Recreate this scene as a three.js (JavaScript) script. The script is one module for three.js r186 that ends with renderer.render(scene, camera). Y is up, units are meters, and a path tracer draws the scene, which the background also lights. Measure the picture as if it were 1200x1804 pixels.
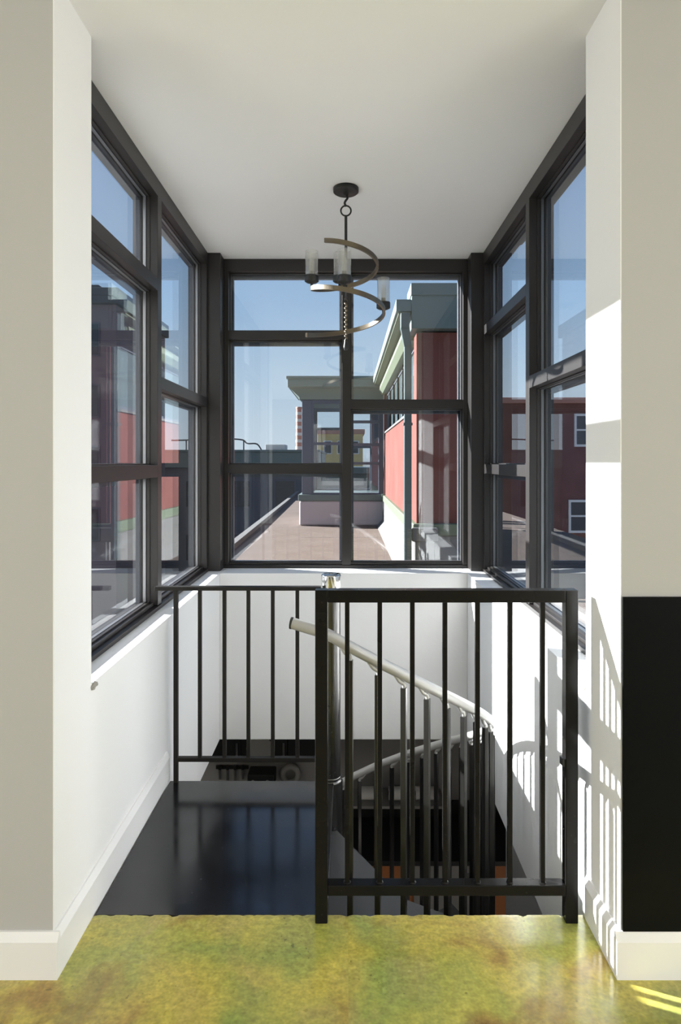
import * as THREE from 'three';
import { RoundedBoxGeometry } from 'three/addons/geometries/RoundedBoxGeometry.js';
import { mergeGeometries } from 'three/addons/utils/BufferGeometryUtils.js';
import { ImprovedNoise } from 'three/addons/math/ImprovedNoise.js';
import { RectAreaLightUniformsLib } from 'three/addons/lights/RectAreaLightUniformsLib.js';

// ---------------------------------------------------------------- camera, sky, sun, exposure
// x right, y up, the camera looks along -z; "d" below is the distance in front of the camera (z = -d)
const scene = new THREE.Scene();
const FOCAL = 1050, EYE = 1.48;
const camera = new THREE.PerspectiveCamera(2 * Math.atan(902 / FOCAL) * 180 / Math.PI, 1200 / 1804, 0.05, 400);
camera.position.set(0, EYE, 0);
camera.setViewOffset(1200, 1804, -14, 88, 1200, 1804);
const renderer = new THREE.WebGLRenderer({ antialias: true });
renderer.toneMapping = THREE.LinearToneMapping;
renderer.toneMappingExposure = 1.6;
const ROOM_FILL = 3.2;                                  // radiance of the unseen fill panels added behind the camera
renderer.shadowMap.enabled = true;
renderer.shadowMap.type = THREE.PCFSoftShadowMap;
RectAreaLightUniformsLib.init();

function skyTexture() {
  const W = 256, H = 256, data = new Float32Array(W * H * 4);
  const stops = [[-90, .30, .29, .29], [-1, .34, .34, .35], [0, .49, .54, .58], [6, .39, .475, .555], [14, .265, .375, .515], [24, .18, .29, .465], [40, .115, .21, .39], [90, .08, .15, .31]];
  for (let j = 0; j < H; j++) {
    const el = (j + .5) / H * 180 - 90;
    let k = 0; while (k < stops.length - 2 && el > stops[k + 1][0]) k++;
    const a = stops[k], b = stops[k + 1], t = Math.min(1, Math.max(0, (el - a[0]) / (b[0] - a[0])));
    for (let i = 0; i < W; i++) {
      const o = (j * W + i) * 4;
      for (let c = 0; c < 3; c++) data[o + c] = a[c + 1] + (b[c + 1] - a[c + 1]) * t;
      data[o + 3] = 1;
    }
  }
  const t = new THREE.DataTexture(data, W, H, THREE.RGBAFormat, THREE.FloatType);
  t.mapping = THREE.EquirectangularReflectionMapping; t.magFilter = t.minFilter = THREE.LinearFilter; t.needsUpdate = true;
  return t;
}
scene.background = skyTexture();
scene.backgroundIntensity = 1.0;

const sun = new THREE.DirectionalLight(new THREE.Color(1, .965, .93), 20);
sun.position.set(-1, .45, -.38).multiplyScalar(40).add(new THREE.Vector3(0, 1, -4));
sun.target.position.set(0, 1, -4);
sun.castShadow = true; sun.shadow.mapSize.set(4096, 4096);
Object.assign(sun.shadow.camera, { left: -16, right: 16, top: 12, bottom: -12, near: 1, far: 90 });
scene.add(sun, sun.target);

// ---------------------------------------------------------------- helpers
const noise = new ImprovedNoise();
let seed = 7; const rnd = () => { seed = (seed * 1664525 + 1013904223) >>> 0; return seed / 4294967296; };
const fbm = (x, y, z, oct = 4) => { let s = 0, a = .5, f = 1; for (let i = 0; i < oct; i++) { s += a * noise.noise(x * f, y * f, z + i * 7.3); f *= 2.03; a *= .5; } return s; };
function dataTex(n, fn, srgb, rep = 1) {
  const d = new Uint8Array(n * n * 4);
  for (let j = 0; j < n; j++) for (let i = 0; i < n; i++) {
    const v = fn(i / n, j / n), o = (j * n + i) * 4;
    for (let c = 0; c < 3; c++) d[o + c] = Math.max(0, Math.min(255, (Array.isArray(v) ? v[c] : v) * 255));
    d[o + 3] = 255;
  }
  const t = new THREE.DataTexture(d, n, n); t.wrapS = t.wrapT = THREE.RepeatWrapping; t.magFilter = THREE.LinearFilter; t.minFilter = THREE.LinearMipmapLinearFilter; t.generateMipmaps = true;
  if (srgb) t.colorSpace = THREE.SRGBColorSpace; t.repeat.set(rep, rep); t.needsUpdate = true; return t;
}
const mat = (c, o = {}) => new THREE.MeshPhysicalMaterial({ color: new THREE.Color().setRGB(...c), roughness: .6, ...o });
function metreUV(g) {
  const p = g.attributes.position, n = g.attributes.normal, uv = new Float32Array(p.count * 2);
  for (let i = 0; i < p.count; i++) {
    const ax = Math.abs(n.getX(i)), ay = Math.abs(n.getY(i)), az = Math.abs(n.getZ(i));
    if (ay >= ax && ay >= az) { uv[2 * i] = p.getX(i); uv[2 * i + 1] = p.getZ(i); }
    else if (ax >= az) { uv[2 * i] = p.getZ(i); uv[2 * i + 1] = p.getY(i); }
    else { uv[2 * i] = p.getX(i); uv[2 * i + 1] = p.getY(i); }
  }
  g.setAttribute('uv', new THREE.BufferAttribute(uv, 2)); return g;
}
// box from x0..x1, y0..y1 and distance d0..d1, edges rounded by r
function bx(x0, x1, y0, y1, d0, d1, r = 0) {
  const w = Math.abs(x1 - x0), h = Math.abs(y1 - y0), l = Math.abs(d1 - d0);
  r = Math.min(r, w / 2.1, h / 2.1, l / 2.1);
  let g = r > 0 ? new RoundedBoxGeometry(w, h, l, 2, r) : new THREE.BoxGeometry(w, h, l);
  if (g.index) g = g.toNonIndexed();
  g.translate((x0 + x1) / 2, (y0 + y1) / 2, -(d0 + d1) / 2); return metreUV(g);
}
function cyl(r0, r1, h, x, y, d, seg = 24) { const g = new THREE.CylinderGeometry(r1, r0, h, seg).toNonIndexed(); g.translate(x, y + h / 2, -d); return metreUV(g); }
const lathe = (pts, x, y, d, seg = 32) => { const g = new THREE.LatheGeometry(pts.map((p) => new THREE.Vector2(...p)), seg).toNonIndexed(); g.translate(x, y, -d); return g; };
function tube(pts, r, seg = 64, rad = 10, closed = false) { return new THREE.TubeGeometry(new THREE.CatmullRomCurve3(pts.map((p) => new THREE.Vector3(p[0], p[1], -p[2])), closed), seg, r, rad, closed).toNonIndexed(); }
// prism with a polygon [x, d] as its plan, from y0 to y1
function prism(poly, y0, y1, bev = 0) {
  const s = new THREE.Shape(poly.map(([x, d]) => new THREE.Vector2(x, d)));
  let g = new THREE.ExtrudeGeometry(s, { depth: y1 - y0 - 2 * bev, bevelEnabled: bev > 0, bevelThickness: bev, bevelSize: bev, bevelOffset: -bev, bevelSegments: 1 });
  g.rotateX(-Math.PI / 2); g.translate(0, y0 + bev, 0);
  if (g.index) g = g.toNonIndexed(); g.computeVertexNormals(); return metreUV(g);
}
// profile [x, y] swept straight along the depth from d0 to d1
function profileD(poly, d0, d1) {
  const g = new THREE.ExtrudeGeometry(new THREE.Shape(poly.map(([x, y]) => new THREE.Vector2(x, y))), { depth: d1 - d0, bevelEnabled: false });
  g.translate(0, 0, -d1); g.computeVertexNormals(); return metreUV(g);
}
// profile [d, y] swept straight along x
function profileX(poly, x0, x1) {
  const g = new THREE.ExtrudeGeometry(new THREE.Shape(poly.map(([d, y]) => new THREE.Vector2(d, y))), { depth: x1 - x0, bevelEnabled: false });
  g.rotateY(Math.PI / 2); g.translate(x0, 0, 0); g.computeVertexNormals(); return metreUV(g);
}
const used = new Map();
function numbered(n) { const k = used.get(n) ?? 0; used.set(n, k + 1); return k ? `${n}_${String(k).padStart(3, '0')}` : n; }
function obj(name, geos, m, parent = scene) {
  const list = [].concat(geos).map((g) => { for (const k of Object.keys(g.attributes)) if (!['position', 'normal', 'uv'].includes(k)) g.deleteAttribute(k); return g.index ? g.toNonIndexed() : g; });
  const o = new THREE.Mesh(list.length > 1 ? mergeGeometries(list) : list[0], m);
  o.name = parent === scene ? numbered(name) : name; o.castShadow = o.receiveShadow = true; parent.add(o); return o;
}
// a thing: geometry is written in world metres and shifted so that the group stands at its own base
function thing(name, label, category, group) {
  const o = new THREE.Group(); o.name = numbered(name); scene.add(o); o.userData = { label, category }; if (group) o.userData.group = group; return o;
}
function tag(o, label, category, group) { o.userData = { label, category, ...(group ? { group } : {}) }; return o; }
function struct(o, label, category) { o.userData = { kind: 'structure', label, category }; return o; }
function structGroup(name, label, category) { const o = new THREE.Group(); o.name = name; scene.add(o); return struct(o, label, category); }

// ---------------------------------------------------------------- materials
const plasterBump = dataTex(512, (u, v) => .5 + .5 * fbm(u * 24, v * 24, 1, 3) + .15 * fbm(u * 90, v * 90, 4, 2), false);
const metalNoise = dataTex(256, (u, v) => .62 + .5 * fbm(u * 9, v * 9, 3, 4), false);
const scuff = dataTex(512, (u, v) => .5 + .45 * fbm(u * 5, v * 5, 9, 5) + (noise.noise(u * 110, v * 110, 2.5) > .72 ? .3 : 0), false);
const M = {
  white: mat([.90, .892, .88], { roughness: .75, bumpMap: plasterBump, bumpScale: .0006 }),
  trim: mat([.89, .88, .87], { roughness: .45 }),
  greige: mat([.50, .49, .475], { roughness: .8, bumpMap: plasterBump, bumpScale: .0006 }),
  ceil: mat([.89, .88, .865], { roughness: .85, bumpMap: plasterBump, bumpScale: .0005 }),
  panelBlack: mat([.005, .0055, .006], { roughness: .4, specularIntensity: .1, bumpMap: plasterBump, bumpScale: .0003 }),
  frame: mat([.024, .021, .020], { roughness: .38, bumpMap: metalNoise, bumpScale: .0001 }),
  frameOut: mat([.07, .075, .09], { roughness: .5 }),
  spacer: mat([.35, .35, .36], { roughness: .35, metalness: .8 }),
  glass: mat([.90, .93, .95], { roughness: .0, transmission: 1, thickness: 0, ior: 1.62 }),
  iron: mat([.010, .0095, .009], { roughness: .45, specularIntensity: .28, roughnessMap: scuff, bumpMap: metalNoise, bumpScale: .0002 }),
  plate: mat([.010, .010, .011], { roughness: .34, ior: 1.7, roughnessMap: scuff }),
  tread: mat([.05, .05, .052], { roughness: .42 }),
  pole: mat([.13, .128, .125], { roughness: .42, metalness: .9, roughnessMap: scuff, bumpMap: metalNoise, bumpScale: .0004 }),
  chrome: mat([.7, .69, .67], { roughness: .12, metalness: 1 }),
  rail: mat([.50, .49, .47], { roughness: .42, metalness: .35 }),
  bar: mat([.055, .053, .05], { roughness: .3, metalness: .75 }),
  bronze: mat([.20, .165, .12], { roughness: .35, metalness: .85 }),
  black: mat([.015, .015, .015], { roughness: .45 }),
  clear: mat([.93, .93, .92], { roughness: .12, transmission: .86, thickness: 0, ior: 1.5 }),
  rearWall: mat([.10, .10, .105], { roughness: .8 }),
  landingIron: mat([.022, .02, .018], { roughness: .5, specularIntensity: .4 }),
  crumb: mat([.36, .34, .30], { roughness: .95 }),
};
// stained concrete: olive, green, ochre and rust clouds, fine grain, dark pits
const stain = dataTex(1024, (u, v) => {
  const x = u * 12, y = v * 12;
  const wx = x + .9 * fbm(x * .9, y * .9, 31, 3), wy = y + .9 * fbm(x * .9, y * .9, 47, 3);
  const g = .5 + 1.1 * fbm(wx * .8, wy * .8, 5, 5), r = .5 + 1.15 * fbm(wx * .75 + 9, wy * .75, 15, 5), o = .5 + 1.1 * fbm(wx * 1.1 + 3, wy * 1.1, 25, 5), f = fbm(x * 9, y * 16, 2, 4) + .6 * noise.noise(x * 34, y * 40, 6.6);
  const S = (a, b, t) => { t = Math.max(0, Math.min(1, (t - a) / (b - a))); return t * t * (3 - 2 * t); };
  let c = [.80, .74, .35];
  const mix = (q, t) => { c = c.map((k, i) => k + (q[i] - k) * t); };
  mix([.56, .63, .31], S(.25, 1.0, g) * .85);
  mix([.74, .66, .42], S(.4, .95, o) * .7);
  mix([.52, .34, .19], S(.5, 1.05, r) * .8);
  const pit = noise.noise(x * 21, y * 21, 8.2) * (.5 + fbm(x * 2, y * 2, 77, 2)) > .43 ? .74 : 1;
  return c.map((k) => k * (1 + .22 * f) * pit);
}, true, 1 / 3);
const stainRough = dataTex(512, (u, v) => .55 + .45 * fbm(u * 14, v * 14, 41, 4), false, 1 / 3);
M.concrete = mat([.92, .92, .92], { map: stain, roughness: .5, roughnessMap: stainRough, clearcoat: .35, clearcoatRoughness: .16, bumpMap: stainRough, bumpScale: .0003 });

// ---------------------------------------------------------------- the room shell
const XL = -.85, XR = .785, DW = 1.72, DE = 1.95, DB = 3.93, CEIL = 2.885, SILL = .747;
const PL = .945, PR = .905, PB = 4.12, A = [1.435, 2.36], B = [1.88];   // inner faces of the side and back windows, transom heights
const X0 = -4.2, X1 = 3.6, DR = -5;                        // the room behind the camera
{
  const g = new THREE.BoxGeometry(XR - XL, .35, DE - DR, 220, 1, 40).toNonIndexed();
  g.translate((XL + XR) / 2, -.175, -(DE + DR) / 2);
  for (let i = 0, q = g.attributes.position, step = (DE - DR) / 40; i < q.count; i++) if (Math.abs(q.getZ(i) + DE - step) < .001) q.setZ(i, -DE + .012);
  const p = g.attributes.position;                         // the chipped edge above the stair well
  for (let i = 0; i < p.count; i++) if (p.getZ(i) < -DE + .001 && p.getY(i) > -.001) { const x = p.getX(i), k = Math.max(0, fbm(x * 22, 3, 1, 3)) * .022 + .002; p.setZ(i, p.getZ(i) + k * .7); p.setY(i, -k * .35); }
  g.computeVertexNormals(); metreUV(g);
  struct(obj('floor', [g, bx(X0, XL, -.35, 0, DR, DW + .25), bx(XR, X1, -.35, 0, DR, DW + .25)], M.concrete), 'polished concrete floor stained olive green and rust', 'floor');
}
struct(obj('ceiling', [bx(X0 - .2, X1 + .2, CEIL, CEIL + .2, DR - .2, DW + .25), bx(-PL - .004, PR + .004, CEIL, CEIL + .2, DW + .25, 4.2)], M.ceil), 'plain white plaster ceiling over the stair bay', 'ceiling');
// front walls with their reveals: greige towards the room, white inside the opening
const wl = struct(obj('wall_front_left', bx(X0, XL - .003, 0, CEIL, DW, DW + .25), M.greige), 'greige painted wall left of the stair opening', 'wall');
obj('reveal', [bx(XL - .003, XL, 0, CEIL, DW, DW + .25), bx(XL - .14, XL - .02, 0, CEIL, DW + .25, DW + .27)], M.white, wl);
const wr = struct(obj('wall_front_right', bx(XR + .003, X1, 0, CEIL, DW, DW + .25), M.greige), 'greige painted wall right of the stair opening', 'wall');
obj('reveal', [bx(XR, XR + .003, 0, CEIL, DW, DW + .25), bx(XR + .02, XR + .14, 0, CEIL, DW + .25, DW + .27)], M.white, wr);
// low walls of the bay under the windows
struct(obj('wall_left', bx(XL - .21, XL, -.35, SILL, DW + .25, 4.23), M.white), 'white low wall under the left windows', 'wall');
struct(obj('wall_right', bx(XR, XR + .235, -.35, SILL, DW + .25, 4.23), M.white), 'white low wall under the right windows', 'wall');
struct(obj('wall_back', bx(XL, XR, -.35, SILL, DB, 4.23, .004), M.white), 'white low wall under the back window', 'wall');
// under the landing edge the well is lined with the slab
struct(obj('wall_room_left', bx(X0 - .2, X0, -.35, CEIL, DR, DW + .25), M.white), 'left side wall of the room', 'wall');
struct(obj('wall_room_right', bx(X1, X1 + .2, -.35, CEIL, DR, DW + .25), M.white), 'right side wall of the room', 'wall');
struct(obj('wall_room_rear', bx(X0 - .2, X1 + .2, -.35, CEIL, DR - .2, DR), M.rearWall), 'room rear wall', 'wall');

// baseboards: a flat board with a chamfered cap
const BH = .129, BT = .018;
const capD = (x, s) => [[x, 0], [x + s * BT, 0], [x + s * BT, BH - .022], [x + s * .006, BH], [x, BH]];
const capX = (d) => [[d, 0], [d - BT, 0], [d - BT, BH - .022], [d - .006, BH], [d, BH]];
struct(obj('baseboard_left', [profileD(capD(XL, 1), DW, 2.78)], M.trim), 'white baseboard along the left reveal and landing', 'baseboard');
struct(obj('baseboard_right', [profileD(capD(XR, -1), DW, DE)], M.trim), 'white baseboard along the right reveal', 'baseboard');
struct(obj('baseboard_front_left', [profileX(capX(DW).map(([d, y]) => [d, y]), X0, XL + BT)], M.trim), 'white baseboard on the front wall at left', 'baseboard');
struct(obj('baseboard_front_right', [profileX(capX(DW), XR - BT, X1)], M.trim), 'white baseboard under the black panel', 'baseboard');
tag(obj('wainscot_panel', bx(XR + .004, X1 - .01, BH + .002, 1.092, DW - .0085, DW - .0015, .001), M.panelBlack), 'black satin panel on the right wall above the white baseboard', 'wall panel');
// broken plaster at the two sill corners
function chip(x, s) {
  const g = new THREE.IcosahedronGeometry(1, 3).toNonIndexed(), p = g.attributes.position;
  for (let i = 0; i < p.count; i++) { const a = p.getX(i), b = p.getY(i), c = p.getZ(i), k = 1 + .9 * fbm(a * 1.6 + s, b * 1.6, c * 1.6, 3); p.setXYZ(i, a * k * .008, b * k * .012, c * k * .024); }
  g.computeVertexNormals(); g.translate(x, SILL - .012, -(DW + .268)); return g;
}
tag(obj('plaster_chip', chip(XL, 1), M.crumb), 'crumbled grey plaster at the left sill corner', 'plaster');
tag(obj('plaster_chip', chip(XR, 5), M.crumb), 'crumbled grey plaster at the right sill corner', 'plaster');

// ---------------------------------------------------------------- windows
const TG = .055, TO = .115;                               // glass and outer face, measured outward from the inner frame face
function windowPlane(parent, to, u0, u1, y0, y1, mull, bars, opt = {}) {
  // to(u0,u1,y0,y1,t0,t1) gives a box geometry; mull = positions of mullions; bars[i] = transom heights of bay i
  const fr = opt.frame ?? M.frame, FW = .06, HT = .085, ST = .036;
  const add = (n, a, m = fr) => obj(n, a, m, parent);
  add('head_rail', to(u0, u1, y1 - HT, y1, 0, TO, .002)); add('sill_rail', [to(u0, u1, y0, y0 + ST * .55, -.006, TO, .002), to(u0, u1, y0 + ST * .55, y0 + ST, .02, TO, .002)]);
  const edges = [u0, ...mull, u1];
  mull.forEach((m) => add('mullion', to(m - FW / 2, m + FW / 2, y0 + ST * .6, y1 - HT + .002, 0, TO, .002)));
  add('jamb', to(u0, u0 + .03, y0 + ST * .6, y1 - HT + .002, 0, TO, .002)); add('jamb', to(u1 - .03, u1, y0 + ST * .6, y1 - HT + .002, 0, TO, .002));
  for (let i = 0; i + 1 < edges.length; i++) {
    const a = edges[i] + (i ? FW / 2 : .03), b = edges[i + 1] - (i + 2 < edges.length ? FW / 2 : .03);
    const ys = [y0 + ST, ...bars[i], y1 - HT];
    bars[i].forEach((y) => add('transom', to(a - .001, b + .001, y - .031, y + .031, 0, TO, .002)));
    for (let k = 0; k + 1 < ys.length; k++) {
      const p0 = ys[k] + (k ? .031 : 0), p1 = ys[k + 1] - (k + 2 < ys.length ? .031 : 0);
      const pane = add('pane', to(a - .002, b + .002, p0 - .002, p1 + .002, TG, TG + .0006), M.glass);
      pane.geometry = sheet(to, a - .002, b + .002, p0 - .002, p1 + .002, TG);
      if (opt.single) continue;
      obj('outer_pane', sheet(to, a - .002, b + .002, p0 - .002, p1 + .002, TG + .02), M.glass, pane);
      const w = .007, e = .006;
      obj('spacer', [to(a, b, p0, p0 + w, TG + .003, TG + .017), to(a, b, p1 - w, p1, TG + .003, TG + .017), to(a, a + w, p0, p1, TG + .003, TG + .017), to(b - w, b, p0, p1, TG + .003, TG + .017)], M.spacer, pane);
      obj('glazing_bead', [to(a, b, p0, p0 + e, TG - .016, TG - .002), to(a, b, p1 - e, p1, TG - .016, TG - .002), to(a, a + e, p0, p1, TG - .016, TG - .002), to(b - e, b, p0, p1, TG - .016, TG - .002)], fr, pane);
      const w2 = .028;
      obj('outer_trim', [to(a, b, p1 - w2, p1, TG + .03, TO + .002), to(a, a + w2 * .7, p0, p1, TG + .03, TO + .002), to(b - w2 * .7, b, p0, p1, TG + .03, TO + .002)], M.frameOut, pane);
    }
  }
}
// a single sheet of glass without thickness, at depth t of the plane
function sheet(to, u0, u1, y0, y1, t) {
  const c = to(u0, u1, y0, y1, t, t + .001); c.computeBoundingBox();
  const b = c.boundingBox, s = b.getSize(new THREE.Vector3()), m = b.getCenter(new THREE.Vector3());
  const g = s.x < s.z ? new THREE.PlaneGeometry(s.z, s.y).rotateY(Math.PI / 2) : new THREE.PlaneGeometry(s.x, s.y);
  return g.toNonIndexed().translate(m.x, m.y, m.z);
}
const toL = (u0, u1, y0, y1, t0, t1, r) => bx(-PL - t1, -PL - t0, y0, y1, u0, u1, r);
const toR = (u0, u1, y0, y1, t0, t1, r) => bx(PR + t0, PR + t1, y0, y1, u0, u1, r);
const toB = (u0, u1, y0, y1, t0, t1, r) => bx(u0, u1, y0, y1, PB + t0, PB + t1, r);
windowPlane(structGroup('window_1', 'left dark bronze window of the stair bay', 'window'), toL, DW + .27, 4.0, SILL, CEIL, [2.985], [A, B]);
windowPlane(structGroup('window_2', 'back dark bronze window of the stair bay', 'window'), toB, -.86, .823, SILL, CEIL, [-.014], [A, B]);
windowPlane(structGroup('window_3', 'right dark bronze window of the stair bay', 'window'), toR, DW + .27, 4.0, SILL, CEIL, [3.015], [B, A]);
struct(obj('trim_1', bx(-PL - TO, -.86, SILL, CEIL, 4.0, 4.235, .003), M.frame), 'dark bronze corner post at the back left', 'post');
struct(obj('trim_2', bx(.823, PR + TO, SILL, CEIL, 4.0, 4.235, .003), M.frame), 'dark bronze corner post at the back right', 'post');

// ---------------------------------------------------------------- spiral stair
const CX = -.081, CD = 2.80, RR = .735, RISE = .222;
const at = (phi, r) => { const a = phi * Math.PI / 180; return [CX + r * Math.sin(a), CD - r * Math.cos(a)]; };
const railY = (phi) => phi < 0 ? .888 - .0035 * phi : .888 - .0074 * phi;
{
  const st = thing('spiral_staircase', 'black steel spiral staircase with a pale handrail going down the well', 'staircase');
  const pole = obj('centre_pole', [cyl(.044, .044, 3.66, CX, -2.72, CD, 40)], M.pole, st);
  obj('pole_cap', lathe([[.0445, -.07], [.0465, -.065], [.0465, -.008], [.043, 0], [.014, .001], [.012, -.003], [0, -.003]], CX, .955, CD, 40), M.chrome, pole);
  obj('collar', [lathe([[.044, -.30], [.054, -.295], [.054, -.012], [.05, -.004], [.044, 0]], CX, .0, CD, 40), lathe([[.046, 0], [.049, .003], [.049, .01], [.046, .013]], CX, -.0, CD, 40)], M.pole, pole);
  // landing: a square plate with a folded edge
  obj('landing_plate', [bx(XL + .02, CX + .012, -.012, -.004, DE + .003, 2.775, .002), bx(XL + .02, CX + .012, -.075, -.012, 2.762, 2.772), bx(CX + .002, CX + .012, -.075, -.012, DE + .01, 2.762), bx(XL + .02, CX, -.075, -.012, DE + .004, DE + .012)], M.plate, st);
  for (let i = 0; i < 12; i++) {
    const a0 = 30 * i - 1, a1 = 30 * i + 32, y = -RISE * (i + 1), poly = [at(a0, .04), ...[0, .25, .5, .75, 1].map((t) => at(a0 + (a1 - a0) * t, .75)), at(a1, .04)];
    const t = obj('tread', [prism(poly.slice().reverse(), y - .006, y, .0015), prism([at(a0, .05), at(a0, .75), at(a0 + .9, .75), at(a0 + 4, .05)].reverse(), y - .05, y - .005), prism([at(a1 - 4, .05), at(a1 - .9, .75), at(a1, .75), at(a1, .05)].reverse(), y - .05, y - .005)], M.tread, st);
    obj('hub', cyl(.053, .053, RISE - .012, CX, y - RISE + .01, CD, 28), M.pole, t);
  }
  const pts = []; for (let p = -9; p <= 352; p += 5) { const [x, d] = at(p, RR); pts.push([x, railY(p), d]); }
  const hr = obj('handrail', tube(pts, .0195, 420, 14), M.rail, st);
  const [ex, ed] = at(-9.2, RR); obj('end_cap', new THREE.CylinderGeometry(.0205, .0205, .006, 20).rotateZ(Math.PI / 2 - .12).rotateY(-.16).translate(ex, railY(-9), -ed), M.black, hr);
  for (let k = 0; k < 46; k++) {
    const phi = 6.8 + 7.7 * k, [x, d] = at(phi, RR), y1 = railY(phi) - .045, i = Math.min(11, Math.max(0, Math.floor(phi / 30))), y0 = -RISE * (i + 1) - .05;
    const g = new RoundedBoxGeometry(.02, y1 - y0, .02, 1, .002).toNonIndexed(); g.rotateY(-phi * Math.PI / 180); g.translate(x, (y0 + y1) / 2, -d);
    const b = obj('baluster', g, M.bar, st);
    const [xa, da] = at(phi - 2.6, RR), yt = railY(phi - 2.6) - .017;
    obj('bracket', tube([[x, y1 - .012, d], [x, y1 + .012, d], [(x + xa) / 2, y1 + .024, (d + da) / 2], [xa, yt, da]], .0075, 8, 6), M.rail, b);
  }
}
{
  const g = thing('landing_railing', 'thin black railing along the far edge of the steel landing', 'railing');
  const D = 2.765, w = .0085;
  obj('top_rail', bx(-.895, CX - .046, .886, .904, D - .016, D + .016, .002), M.landingIron, g);
  obj('bottom_rail', bx(-.80, CX - .046, .094, .112, D - .012, D + .012, .002), M.landingIron, g);
  obj('post', bx(-.80 - .01, -.80 + .01, -.004, .888, D - .01, D + .01, .002), M.landingIron, g);
  [-.689, -.575, -.464, -.351, -.237, -.135].forEach((x) => obj('baluster', bx(x - w, x + w, .11, .888, D - w, D + w, .002), M.landingIron, g));
}
{
  const g = thing('guard_railing', 'heavy black steel guard railing standing on the concrete edge', 'railing');
  const a = 1.909, b = 1.947, m = (a + b) / 2, w = .0075;
  obj('post', bx(-.107, -.067, 0, 1.069, a, b, .003), M.iron, g); const rp = obj('post', bx(.697, .737, 0, 1.069, a, b, .003), M.iron, g);
  obj('top_rail', bx(-.067, .697, 1.029, 1.069, a, b, .003), M.iron, g); obj('bottom_rail', bx(-.067, .697, .089, .122, a, b, .003), M.iron, g);
  for (let k = 0; k < 7; k++) { const x = -.004 + .1052 * k; const bl = obj('baluster', bx(x - w, x + w, .12, 1.031, m - w, m + w, .0015), M.iron, g); obj('weld', lathe([[0, .008], [.011, .003], [.013, 0]], x, .121, m, 10), M.iron, bl); }
  obj('clamp', bx(.688, .698, .50, .525, a + .006, b - .004, .002), M.black, rp);
}

// ---------------------------------------------------------------- chandelier
{
  const x = -.013, d = 3.06, ch = thing('chandelier', 'spiral bronze chandelier with four clear glass cylinders hanging from the ceiling', 'chandelier');
  obj('canopy', lathe([[0, -.034], [.012, -.034], [.016, -.024], [.060, -.022], [.065, -.018], [.065, 0], [0, 0]].reverse(), x, CEIL, d, 40), M.black, ch);
  obj('hook', tube([[x, CEIL - .03, d], [x + .008, CEIL - .05, d], [x, CEIL - .062, d], [x - .006, CEIL - .075, d], [x, CEIL - .092, d]], .006, 24, 8), M.black, ch);
  obj('ring', new THREE.TorusGeometry(.026, .0042, 10, 36).translate(x, CEIL - .115, -d), M.black, ch);
  obj('stem', cyl(.0075, .0075, CEIL - .139 - 2.30, x, 2.30, d, 14), M.black, ch);
  const tw = []; for (let k = 0; k < 60; k++) tw.push([x + .004 * Math.cos(k * 1.1), 2.33 - .25 * k / 60, d + .004 * Math.sin(k * 1.1)]);
  obj('twisted_rod', tube(tw, .005, 240, 8), M.bronze, ch);
  obj('finial', lathe([[0, 0], [.010, .006], [.013, .02], [.009, .045], [.006, .06]], x, 2.05, d, 16), M.black, ch);
  // the flat band, swept as a rectangle round a widening helix (angle 0 = towards the camera, 90 = right)
  const hel = (deg) => { const a = deg * Math.PI / 180, t = (deg + 40) / 620, r = .16 + .06 * t * t; return [x + r * Math.sin(a), EYE + 1.066 - .00065 * deg, d - r * Math.cos(a), a]; };
  const N = 220, P = [], hw = .0055, hh = .0115;
  for (let k = 0; k <= N; k++) { const [px, py, pd, a] = hel(-40 + 648 * k / N), rx = Math.sin(a), rd = -Math.cos(a); P.push([[-hw, -hh], [hw, -hh], [hw, hh], [-hw, hh]].map(([o, h]) => new THREE.Vector3(px + rx * o, py + h, -(pd + rd * o)))); }
  const v = []; const quad = (a, b, c, e) => [a, b, c, a, c, e].forEach((q) => v.push(q.x, q.y, q.z));
  for (let k = 0; k < N; k++) for (let s = 0; s < 4; s++) quad(P[k][s], P[k][(s + 1) % 4], P[k + 1][(s + 1) % 4], P[k + 1][s]);
  quad(P[0][3], P[0][2], P[0][1], P[0][0]); quad(...P[N]);
  const hg = new THREE.BufferGeometry(); hg.setAttribute('position', new THREE.Float32BufferAttribute(v, 3)); hg.computeVertexNormals(); hg.setAttribute('uv', new THREE.Float32BufferAttribute(new Float32Array(v.length / 3 * 2), 2));
  obj('spiral_band', hg, M.bronze, ch);
  // spokes that carry the band from the stem
  [180, 360, 540].forEach((q) => { const [px, py, pd] = hel(q); obj('spoke', tube([[x, py, d], [px, py, pd]], .004, 4, 8), M.black, ch); });
  [[274, 0], [192, 0], [358, 0], [462, 0]].forEach(([q]) => {
    const [px, py, pd] = hel(q), y = py + hh;
    const holder = obj('lamp_holder', lathe([[0, 0], [.007, 0], [.007, .014], [.026, .018], [.036, .024], [.036, .052], [.031, .052], [.031, .03], [.012, .03], [.012, .075], [0, .075]], px, y, pd, 28), M.black, ch);
    obj('glass_shade', lathe([[.0325, .034], [.0325, .178], [.0305, .180], [.0305, .034]], px, y, pd, 36), M.clear, holder);
    obj('bulb', lathe([[.008, .074], [.013, .086], [.0165, .102], [.015, .12], [.009, .138], [0, .150]], px, y, pd, 24), M.clear, holder);
    obj('filament', tube([[px - .004, y + .076, pd], [px - .006, y + .1, pd], [px, y + .128, pd], [px + .006, y + .1, pd], [px + .004, y + .076, pd]], .0009, 20, 5), M.bronze, holder);
  });
}

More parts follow.
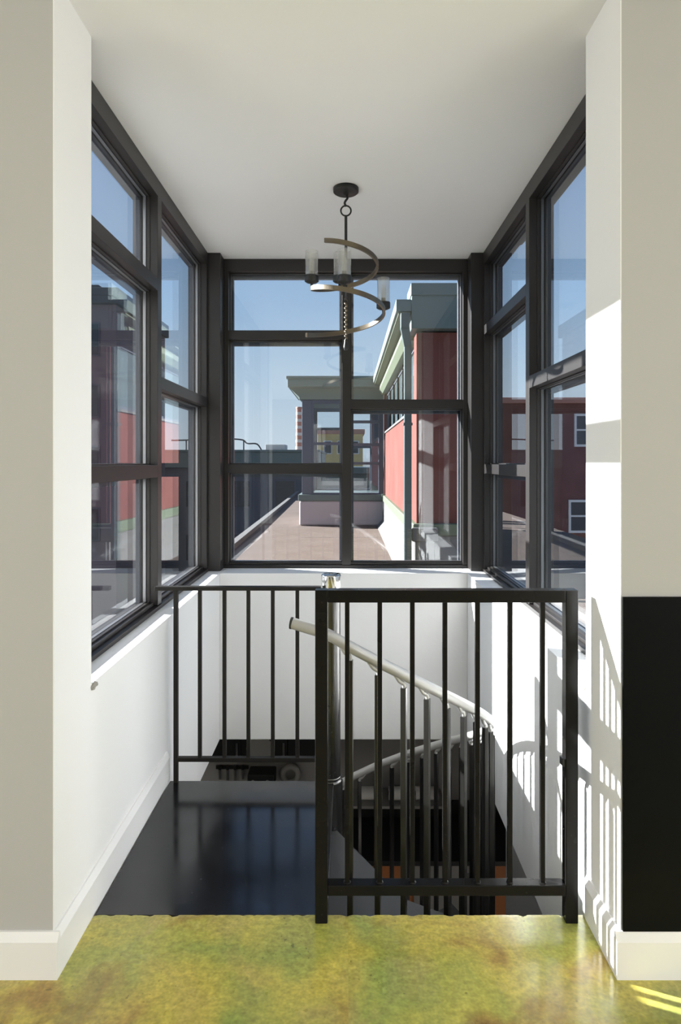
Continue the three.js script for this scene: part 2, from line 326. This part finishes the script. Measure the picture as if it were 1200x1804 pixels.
// ---------------------------------------------------------------- outside: roofs and buildings
const stucco = dataTex(512, (u, v) => .5 + .6 * fbm(u * 40, v * 40, 6, 3), false, 1);
const stuccoTint = dataTex(256, (u, v) => .9 + .16 * fbm(u * 5, v * 5, 12, 4), true, .25);
const roofTint = dataTex(512, (u, v) => { const a = .5 + .5 * fbm(u * 6, v * 6, 3, 5), b = fbm(u * 40, v * 40, 9, 2); return [.80 + .16 * a + .06 * b, .74 + .18 * a + .06 * b, .70 + .19 * a + .06 * b]; }, true, .3);
Object.assign(M, {
  red: mat([.20, .078, .066], { roughness: .9, specularIntensity: .15, map: stuccoTint, bumpMap: stucco, bumpScale: .002 }),
  green: mat([.105, .14, .134], { roughness: .55 }),
  greenPale: mat([.115, .14, .092], { roughness: .55 }),
  base: mat([.16, .155, .15], { roughness: .9, specularIntensity: .15, bumpMap: stucco, bumpScale: .002 }),
  roof: mat([.19, .17, .162], { roughness: .9, specularIntensity: .15, map: roofTint }),
  seam: mat([.30, .27, .26], { roughness: .9 }),
  winFrame: mat([.09, .10, .13], { roughness: .5 }),
  curtain: mat([.42, .44, .45], { roughness: .8 }),
  dark: mat([.05, .045, .05], { roughness: .8 }),
  street: mat([.12, .12, .12], { roughness: .9 }),
  facade: mat([.10, .10, .12], { roughness: .85 }),
  brown: mat([.16, .12, .13], { roughness: .85 }),
  sash: mat([.72, .70, .70], { roughness: .6 }),
  darkGlass: mat([.03, .035, .045], { roughness: .08 }),
  brick: mat([.42, .20, .16], { roughness: .9 }),
  chimWhite: mat([.6, .55, .52], { roughness: .9 }),
  ochre: mat([.62, .46, .20], { roughness: .8 }),
  pipe: mat([.06, .085, .088], { roughness: .45 }),
});
const RY = .03;
{
  const deck = struct(obj('roof_deck', [prism([[-1.72, DW + .25], [-1.06, DW + .25], [-1.06, 4.235], [1.02, 4.235], [1.02, DW + .25], [4.5, DW + .25], [4.5, 28], [-2.3, 28]], -.35, RY)], M.roof), 'pale flat roof outside the bay windows', 'roof');
  const dl = (d) => -1.72 - .58 * (d - 1.97) / 26;
  obj('roof_edge', prism([[dl(1.97) - .12, 1.97], [dl(1.97), 1.97], [dl(28), 28], [dl(28) - .12, 28]], -.35, RY + .09), M.base, deck);
  [[-.55, 4.3, -.75, 8.6], [-.75, 8.6, .8, 8.6], [-1.8, 7.2, -.1, 7.2], [.25, 6.2, .25, 8.6], [-.9, 11.5, .8, 11.5], [2.1, 2.2, 2.1, 20], [1.1, 3.4, 4.4, 3.4], [1.1, 5.1, 4.4, 5.1]].forEach(([xa, da, xb, db]) => {
    const L = Math.hypot(xb - xa, db - da), nx = -(db - da) / L * .006, nd = (xb - xa) / L * .006;
    obj('roof_seam', prism([[xa - nx, da - nd], [xb - nx, db - nd], [xb + nx, db + nd], [xa + nx, da + nd]], RY, RY + .004), M.seam, deck);
  });
}
// our own bay, roof and cornice seen from below through the side windows
{ const r = structGroup('trim_3', 'green cornice of the stair bay', 'cornice'); obj('cornice', [bx(-1.36, 1.32, 3.13, 3.4, DW + .25, 4.53), bx(-1.11, 1.07, CEIL + .2, 3.13, DW + .25, 4.28)], M.green, r); obj('soffit', [bx(-1.06, -PL, CEIL, CEIL + .2, DW + .25, 4.235), bx(PR, PR + TO, CEIL, CEIL + .2, DW + .25, 4.235), bx(-PL, PR, CEIL, CEIL + .2, 4.2, 4.235)], M.green, r); }
// the next stair bay, farther along the roof
{
  const b = thing('stair_bay', 'far glazed rooftop stair bay with green cornice beyond the flat roof', 'building');
  const o = 13.6 - 0, W0 = -1.06, W1 = .80, E = 15.9;
  obj('curb', bx(W0 - .06, W1 + .02, RY, .60, o - .06, E + .06, .05), M.facade2 = mat([.42, .38, .39], { roughness: .85 }), b);
  obj('sill_band', bx(W0 - .08, W1 + .03, .60, .74, o - .08, E + .08, .01), M.green, b);
  for (const [x0, x1, d0, d1] of [[W0, W0 + .23, o, o + .23], [W1 - .08, W1, o, o + .1], [W0, W0 + .2, E - .2, E], [W1 - .2, W1, E - .2, E]]) obj('corner_post', bx(x0, x1, .74, 2.9, d0, d1, .005), M.winFrame, b);
  const F = (u0, u1, y0, y1, t0, t1, r) => bx(u0, u1, y0, y1, o + t0, o + t1, 0), K = (u0, u1, y0, y1, t0, t1, r) => bx(u0, u1, y0, y1, E - t1, E - t0, 0);
  const Lf = (u0, u1, y0, y1, t0, t1, r) => bx(W0 + t0, W0 + t1, y0, y1, u0, u1, 0);
  windowPlane(b, F, W0 + .23, W1 - .08, .74, 2.9, [-.03], [[1.9], [1.45, 1.88, 2.4]], { single: true, frame: M.winFrame });
  windowPlane(b, K, W0 + .2, W1 - .2, .74, 2.9, [-.03], [A, B], { single: true, frame: M.winFrame });
  windowPlane(b, Lf, o + .23, E - .2, .74, 2.9, [14.8], [A, B], { single: true, frame: M.winFrame });
  obj('cornice', [bx(W0 - .05, W1, 2.9, 3.16, o - .05, E + .05), bx(W0 - .30, W1, 3.16, 3.34, o - .30, E + .30, .01), profileX([[o - .05, 2.98], [o - .28, 3.17], [o - .05, 3.17]].map(([d, y]) => [-d, y]), W0 - .05, W1), profileD([[W0 - .05, 2.95], [W0 - .05, 3.17], [W0 - .28, 3.17]], o - .05, E), bx(W0 - .33, W1, 3.34, 3.40, o - .33, E + .33, .01)], M.green, b);
}
// the red wing on the right: long side wall, end wall towards us, cornices, clerestory windows
{
  const w = thing('red_wing', 'red stucco wing with green cornice running along the flat roof', 'building');
  const x = .8, d0 = 7.0, d1 = 13.5, xe = 1.65;
  obj('wall', [bx(x, xe, .76, 2.12, d0, d1), bx(x, xe, 2.12, 3.0, d0, d0 + .28), bx(x + .35, xe, 2.12, 3.0, d0 + .28, d1), bx(x, x + .35, 2.12, 3.0, 12.95, d1)].map((g) => g), M.red, w);
  obj('base', [bx(x - .03, xe + .03, RY, .62, d0 - .05, d1, .01)], M.base, w);
  obj('base_flare', [profileD([[x - .03, RY], [x - .16, RY], [x - .03, RY + .16]], d0 - .05, d1)], M.base, w);
  obj('string_course', bx(x - .05, xe + .05, .62, .76, d0 - .07, d1, .015), M.greenPale, w);
  obj('pedestal', [bx(x - .07, x + .24, .56, .72, d0 - .12, d0, .02), bx(x - .03, x + .2, RY, .56, d0 - .1, d0, .01)], M.base, w);
  obj('eave', [bx(x - .25, x - .072, 3.22, 3.36, d0 - .12, 13.24, .008), bx(x - .08, xe, 3.22, 3.36, d0 + .34, 13.24)], M.green, w);
  obj('soffit', [bx(x - .22, x - .08, 3.195, 3.222, d0 - .1, 13.24), bx(x - .08, x + .3, 3.195, 3.222, d0 + .32, 13.24)], M.greenPale, w);
  obj('crown_band', [profileD([[x + .1, 2.97], [x - .06, 2.97], [x - .12, 3.06], [x - .10, 3.195], [x + .1, 3.195]], d0 + .3, 13.24)], M.greenPale, w);
  obj('parapet', [bx(x - .07, xe, 3.02, 3.46, d0 - .13, d0 + .3, .006), bx(x - .08, xe + .02, 3.40, 3.54, d0 - .15, d0 + .32, .006)], M.green, w);
  obj('roof_slab', bx(x + .1, xe, 3.0, 3.195, d0 + .3, d1), M.green, w);
  for (let k = 0; k < 6; k++) {
    const a = 7.28 + k * .945, c = a + .945;
    const f = obj('window', [bx(x + .04, x + .09, 2.12, 2.18, a, c), bx(x + .04, x + .09, 2.91, 2.97, a, c), bx(x + .03, x + .09, 2.12, 2.97, a - .025, a + .025), bx(x + .03, x + .09, 2.12, 2.97, c - .025, c + .025)], M.winFrame, w);
    obj('pane', bx(x + .06, x + .07, 2.18, 2.91, a + .025, c - .025), mat([.10, .13, .14], { roughness: .04 }), f);
  }
  obj('window_sill', bx(x - .02, x + .09, 2.10, 2.135, 7.28, 12.95), M.base, w);
  const dp = obj('downpipe', [bx(.64, .724, RY, 2.82, 6.82, 6.9, .008), bx(.60, .70, 3.0, 3.19, 6.82, 6.92, .008)], M.pipe, w);
  dp.userData.label = 'dark green downpipe';
  obj('offset_bend', [profileD([[.60, 3.02], [.70, 3.02], [.724, 2.80], [.64, 2.80]], 6.82, 6.9)], M.pipe, dp);
  obj('strap', [bx(.63, .734, .28, .31, 6.81, 6.92), bx(.63, .734, 1.9, 1.93, 6.81, 6.92)], M.pipe, dp);
}
// across the street and around
const ground = struct(obj('ground', bx(-120, 120, -14.2, -14, -30, 160), M.street), 'street level far below the roofs', 'ground');
{
  const g = thing('long_building', 'long low building with a green roofline across the street', 'building');
  obj('facade', bx(-46, -2.1, -14, 1.1, 40, 52), M.facade, g);
  const rf = obj('roof_band', [bx(-46.2, -2.0, 1.1, 2.15, 39.7, 52.2, .02), bx(-46.3, -1.9, 2.15, 2.3, 39.6, 52.3, .02)], M.green, g);
  for (let k = 0; k < 14; k++) for (let r = 0; r < 3; r++) { const xx = -44 + k * 3; const f = obj('window', bx(xx, xx + 1.5, -1.6 - r * 3.6, .3 - r * 3.6, 39.95, 40.02), M.facade, g); obj('pane', bx(xx + .12, xx + 1.38, -1.5 - r * 3.6, .2 - r * 3.6, 39.92, 39.96), M.darkGlass, f); }
  obj('rooftop_unit', bx(-6.0, -4.6, 2.3, 2.75, 43, 45, .03), M.chimWhite, rf);
}
{
  const r = thing('roof_handrail', 'thin dark pipe handrail on the green roofline across the street', 'railing');
  obj('rail', tube([[-12, 2.95, 40.4], [-7.1, 2.95, 40.4], [-6.9, 2.75, 40.4], [-6.2, 2.7, 40.4], [-5.9, 2.3, 40.4]], .05, 40, 8), M.dark, r);
  [-11, -9, -7.1].forEach((x) => obj('post', cyl(.045, .045, .65, x, 2.3, 40.4, 8), M.dark, r));
  const l = thing('roof_lamp', 'small dark roof lamp on a thin mast at the left', 'lamp');
  obj('mast', cyl(.05, .05, 2.0, -8.15, 2.3, 40.8, 8), M.dark, l); obj('head', lathe([[0, -.14], [.12, -.12], [.2, 0], [.12, .12], [0, .16]], -8.05, 4.3, 40.8, 16), M.dark, l);
}
{
  const g = thing('teal_shed', 'low teal shed beyond the far stair bay', 'building');
  obj('wall', bx(-1.6, 4.4, -14, .9, 30, 37), M.pipe, g); obj('roof', [bx(-1.8, 4.6, .9, 1.2, 29.8, 37.2, .02)], M.green, g);
  const o = thing('ochre_building', 'distant ochre building seen through the far stair bay', 'building');
  obj('wall', bx(-3.2, 1.5, -14, 4.4, 62, 72), M.ochre, o); obj('cornice', bx(-3.4, 1.7, 4.4, 4.9, 61.8, 72.2, .05), M.brick, o);
  for (let k = 0; k < 3; k++) for (let r = 0; r < 2; r++) { const f = obj('window', bx(-2.6 + k * 1.4, -1.7 + k * 1.4, 2.3 - r * 3, 3.7 - r * 3, 61.94, 62.02), M.sash, o); obj('pane', bx(-2.5 + k * 1.4, -1.8 + k * 1.4, 2.4 - r * 3, 3.6 - r * 3, 61.9, 61.96), M.darkGlass, f); }
}
{
  const c = thing('smokestack', 'tall distant brick smokestack with pale bands', 'chimney');
  const X = -8.3, D = 100; obj('shaft', lathe([[.62, -14.2], [.55, -3], [.46, 10.3], [.52, 10.4], [.52, 10.7], [.3, 10.7], [.3, 10]], X, 0, D, 20), M.brick, c);
  for (let k = 0; k < 6; k++) obj('band', lathe([[.50 + .012 * (6 - k), 0], [.50 + .012 * (6 - k), .5]], X, 3.6 + k * 1.15, D, 20), M.chimWhite, c);
}
{
  const b = thing('dark_building', 'dark shaded building seen through the left window', 'building');
  obj('wall', bx(-22, -11.7, -14, 10.0, 30, 38), M.brown, b); obj('cornice', [bx(-22.2, -11.5, 9.4, 10.2, 29.7, 38.2, .05), bx(-18, -13, 10.2, 10.7, 31, 36)], M.dark, b);
  for (let k = 0; k < 4; k++) for (let r = 0; r < 4; r++) { const xx = -13.4 - k * 2.2, y = 6.8 - r * 3.1; const f = obj('window', bx(xx, xx + .9, y, y + 1.7, 29.96, 30.02), M.facade, b); obj('pane', bx(xx + .08, xx + .82, y + .08, y + 1.62, 29.93, 29.97), M.darkGlass, f); }
}
{
  const b = thing('red_house', 'red house with white sash windows seen through the right window', 'building');
  const D = 21, x0 = 5.0, x1 = 14;
  obj('wall', bx(x0, x1, -14, 3.55, D, D + 8), M.red, b); obj('parapet', [bx(x0 - .1, x1 + .1, 3.55, 3.75, D - .1, D + 8.1, .02)], M.brick, b);
  for (const [px, y] of [[8.02, 2.1], [11.2, 2.1], [7.82, -.93], [10.6, -.93], [7.82, -4]]) {
    const f = obj('window', [bx(px - .07, px + .65, y - .08, y, D - .06, D + .02), bx(px - .07, px + .65, y + 1.0, y + 1.08, D - .06, D + .02), bx(px - .07, px, y, y + 1, D - .06, D + .02), bx(px + .58, px + .65, y, y + 1, D - .06, D + .02), bx(px, px + .58, y + .48, y + .54, D - .04, D + .02)], M.sash, b);
    obj('pane', bx(px, px + .58, y, y + 1, D - .015, D + .01), M.darkGlass, f);
  }
  obj('drainpipe', bx(9.4, 9.5, -14, 3.5, D - .1, D, .02), M.chimWhite, b);
}

// ---------------------------------------------------------------- the lower floor seen down the well
const LF = -2.72;
Object.assign(M, { lowWall: mat([.34, .33, .32], { roughness: .85 }), lowFloor: mat([.06, .055, .05], { roughness: .6 }), cabBlack: mat([.01, .01, .01], { roughness: .5 }), cabGrey: mat([.30, .29, .27], { roughness: .6 }), wood: mat([.42, .15, .05], { roughness: .55 }), paper: mat([.75, .73, .70], { roughness: .8 }), steel: mat([.3, .3, .3], { roughness: .3, metalness: .9 }) });
struct(obj('floor_lower', bx(-3, 3, LF - .2, LF, -1, 5.7), M.lowFloor), 'dark floor of the lower storey', 'floor');
struct(obj('wall_lower_back', bx(-3, 3, LF, -.35, 5.503, 5.7), M.lowWall), 'grey kitchen wall below the bay', 'wall');
struct(obj('wall_lower_left', bx(-3.2, -3, LF, -.35, -1, 5.7), M.lowWall), 'lower storey left wall', 'wall');
struct(obj('wall_lower_right', bx(.95, 3.2, LF, -.35, -1, 3.6), M.lowWall), 'grey partition below the right wall', 'wall');
struct(obj('wall_lower_far_right', bx(3, 3.2, LF, -.35, 3.6, 5.7), M.lowWall), 'lower storey right wall', 'wall');
struct(obj('wall_lower_front', bx(-3.2, .95, LF, -.35, -1.2, -1), M.lowWall), 'lower storey front wall', 'wall');
{
  const c = thing('wall_cabinet', 'black wall cabinet on the lower kitchen wall, left of the pole', 'cabinet');
  obj('body', bx(-1.75, -.12, -1.13, -.50, 5.18, 5.5, .004), M.cabBlack, c);
  for (let k = 0; k < 4; k++) { const dr = obj('door', bx(-1.74 + k * .405, -1.345 + k * .405, -1.12, -.51, 5.16, 5.18, .004), M.cabBlack, c); obj('handle', bx(-1.38 + k * .405, -1.365 + k * .405, -1.09, -.95, 5.145, 5.16, .003), M.steel, dr); }
  const p = thing('round_plate', 'pale round plate against the black cabinet below', 'plate');
  obj('dish', new THREE.CylinderGeometry(.11, .095, .02, 36).toNonIndexed().rotateX(Math.PI / 2).translate(-.765, -.985, -5.134), M.cabGrey, p); obj('rim', new THREE.TorusGeometry(.108, .006, 8, 40).translate(-.765, -.985, -5.126), M.cabGrey, p);
  const r = thing('knife_rack', 'dark magnetic knife rack under the black cabinet', 'rack'); obj('strip', bx(-1.22, -.92, -1.345, -1.315, 5.48, 5.5, .003), M.black, r);
  [0, 1, 2, 3].forEach((k) => { const x = -1.18 + k * .07, L = .10 + .02 * ((k * 2) % 3); const kn = thing('kitchen_knife', ['first', 'second', 'third', 'fourth'][k] + ' knife from the left on the dark rack below', 'knife', 'knives on the rack'); obj('blade', bx(x - .012, x + .012, -1.335 - L, -1.33, 5.474, 5.479, .001), M.steel, kn); obj('handle', bx(x - .013, x + .013, -1.345, -1.302, 5.462, 5.48, .004), M.black, kn); });
  const ra = thing('kitchen_radio', 'black box radio under the wall cabinet below', 'radio'); obj('case', bx(-.90, -.66, -1.43, -1.302, 5.30, 5.46, .01), M.black, ra); [-.85, -.72].forEach((x) => obj('knob', new THREE.CylinderGeometry(.014, .014, .012, 16).toNonIndexed().rotateX(Math.PI / 2).translate(x, -1.36, -5.295), M.cabGrey, ra));
  const wr_ = thing('wall_wreath', 'grey ring hanging on the kitchen wall below', 'ring'); obj('ring', new THREE.TorusGeometry(.07, .028, 12, 36).translate(-.53, -1.375, -5.45), M.cabGrey, wr_); obj('loop', tube([[-.53, -1.305, 5.47], [-.53, -1.298, 5.47]], .004, 4, 6), M.black, wr_);
  const sh = thing('shelf', 'grey shelf above the black backsplash below', 'shelf'); obj('board', bx(-.1, .85, -1.56, -1.535, 5.22, 5.5, .003), M.cabGrey, sh); [-.05, .78].forEach((x) => obj('bracket', bx(x, x + .02, -1.62, -1.56, 5.3, 5.5, .003), M.black, sh));
  [[.10, 0], [.36, 1], [.6, 2]].forEach(([x, k]) => { const t = thing('paper_roll', ['white paper roll on the shelf below, nearest the pole', 'white paper roll on the shelf below, middle one', 'white paper roll on the shelf below, farthest from the pole'][k], 'roll', 'rolls on the lower shelf'); obj('roll', new THREE.CylinderGeometry(.055, .055, .2, 28).toNonIndexed().rotateZ(Math.PI / 2).translate(x + .1, -1.48, -5.33), M.paper, t); obj('core', new THREE.CylinderGeometry(.02, .02, .206, 16).toNonIndexed().rotateZ(Math.PI / 2).translate(x + .1, -1.48, -5.33), M.brown, t); });
  tag(obj('backsplash_panel', bx(-2.2, 2.2, -1.79, -1.64, 5.485, 5.5), M.cabBlack), 'black backsplash panel behind the lower counter', 'panel');
  const k = thing('kitchen_counter', 'lower kitchen counter with orange wood and grey doors', 'counter');
  obj('worktop', bx(-2.2, 2.2, -1.83, -1.79, 4.88, 5.5, .004), M.cabBlack, k); obj('carcass', bx(-2.18, 2.18, LF, -1.83, 4.95, 5.48), M.wood, k);
  for (let j = 0; j < 8; j++) { const dr = obj('door', bx(-2.16 + j * .54, -1.64 + j * .54, LF + .1, -1.86, 4.93, 4.95, .004), j % 2 ? M.cabGrey : M.wood, k); obj('handle', bx(-1.72 + j * .54, -1.70 + j * .54, -2.07, -1.92, 4.915, 4.93, .003), M.steel, dr); }
}

// ---------------------------------------------------------------- unseen fill light panels added on the side walls behind the camera
[[X0, 1, 'window_4', 'left'], [X1, -1, 'window_5', 'right']].forEach(([x, s, name, side]) => {
  const w = structGroup(name, `tall fill light panel added on the ${side} wall of the room`, 'window'), e = x + s * .03, D0 = -3.3, D1 = -.9, Y0 = .45, Y1 = 2.65;
  const f = (d0, d1, y0, y1) => bx(Math.min(x, e), Math.max(x, e), y0, y1, d0, d1);
  obj('frame', [f(D0 - .06, D1 + .06, Y0 - .06, Y0), f(D0 - .06, D1 + .06, Y1, Y1 + .06), f(D0 - .06, D0, Y0, Y1), f(D1, D1 + .06, Y0, Y1)], M.trim, w);
  const p = x + s * .012; obj('fill_pane', bx(Math.min(x, p), Math.max(x, p), Y0, Y1, D0, D1), new THREE.MeshStandardMaterial({ color: 0xffffff, emissive: new THREE.Color(1, .97, .93), emissiveIntensity: 1.2 }), w);  // glowing face of the added panel, brightens the interior with the area light
  const a = new THREE.RectAreaLight(new THREE.Color(.95, .98, 1.05), ROOM_FILL, D1 - D0, Y1 - Y0); a.position.set(x + s * .02, (Y0 + Y1) / 2, -(D0 + D1) / 2); a.lookAt(0, (Y0 + Y1) / 2, -(D0 + D1) / 2); scene.add(a);
});

scene.updateMatrixWorld(true);
renderer.render(scene, camera);
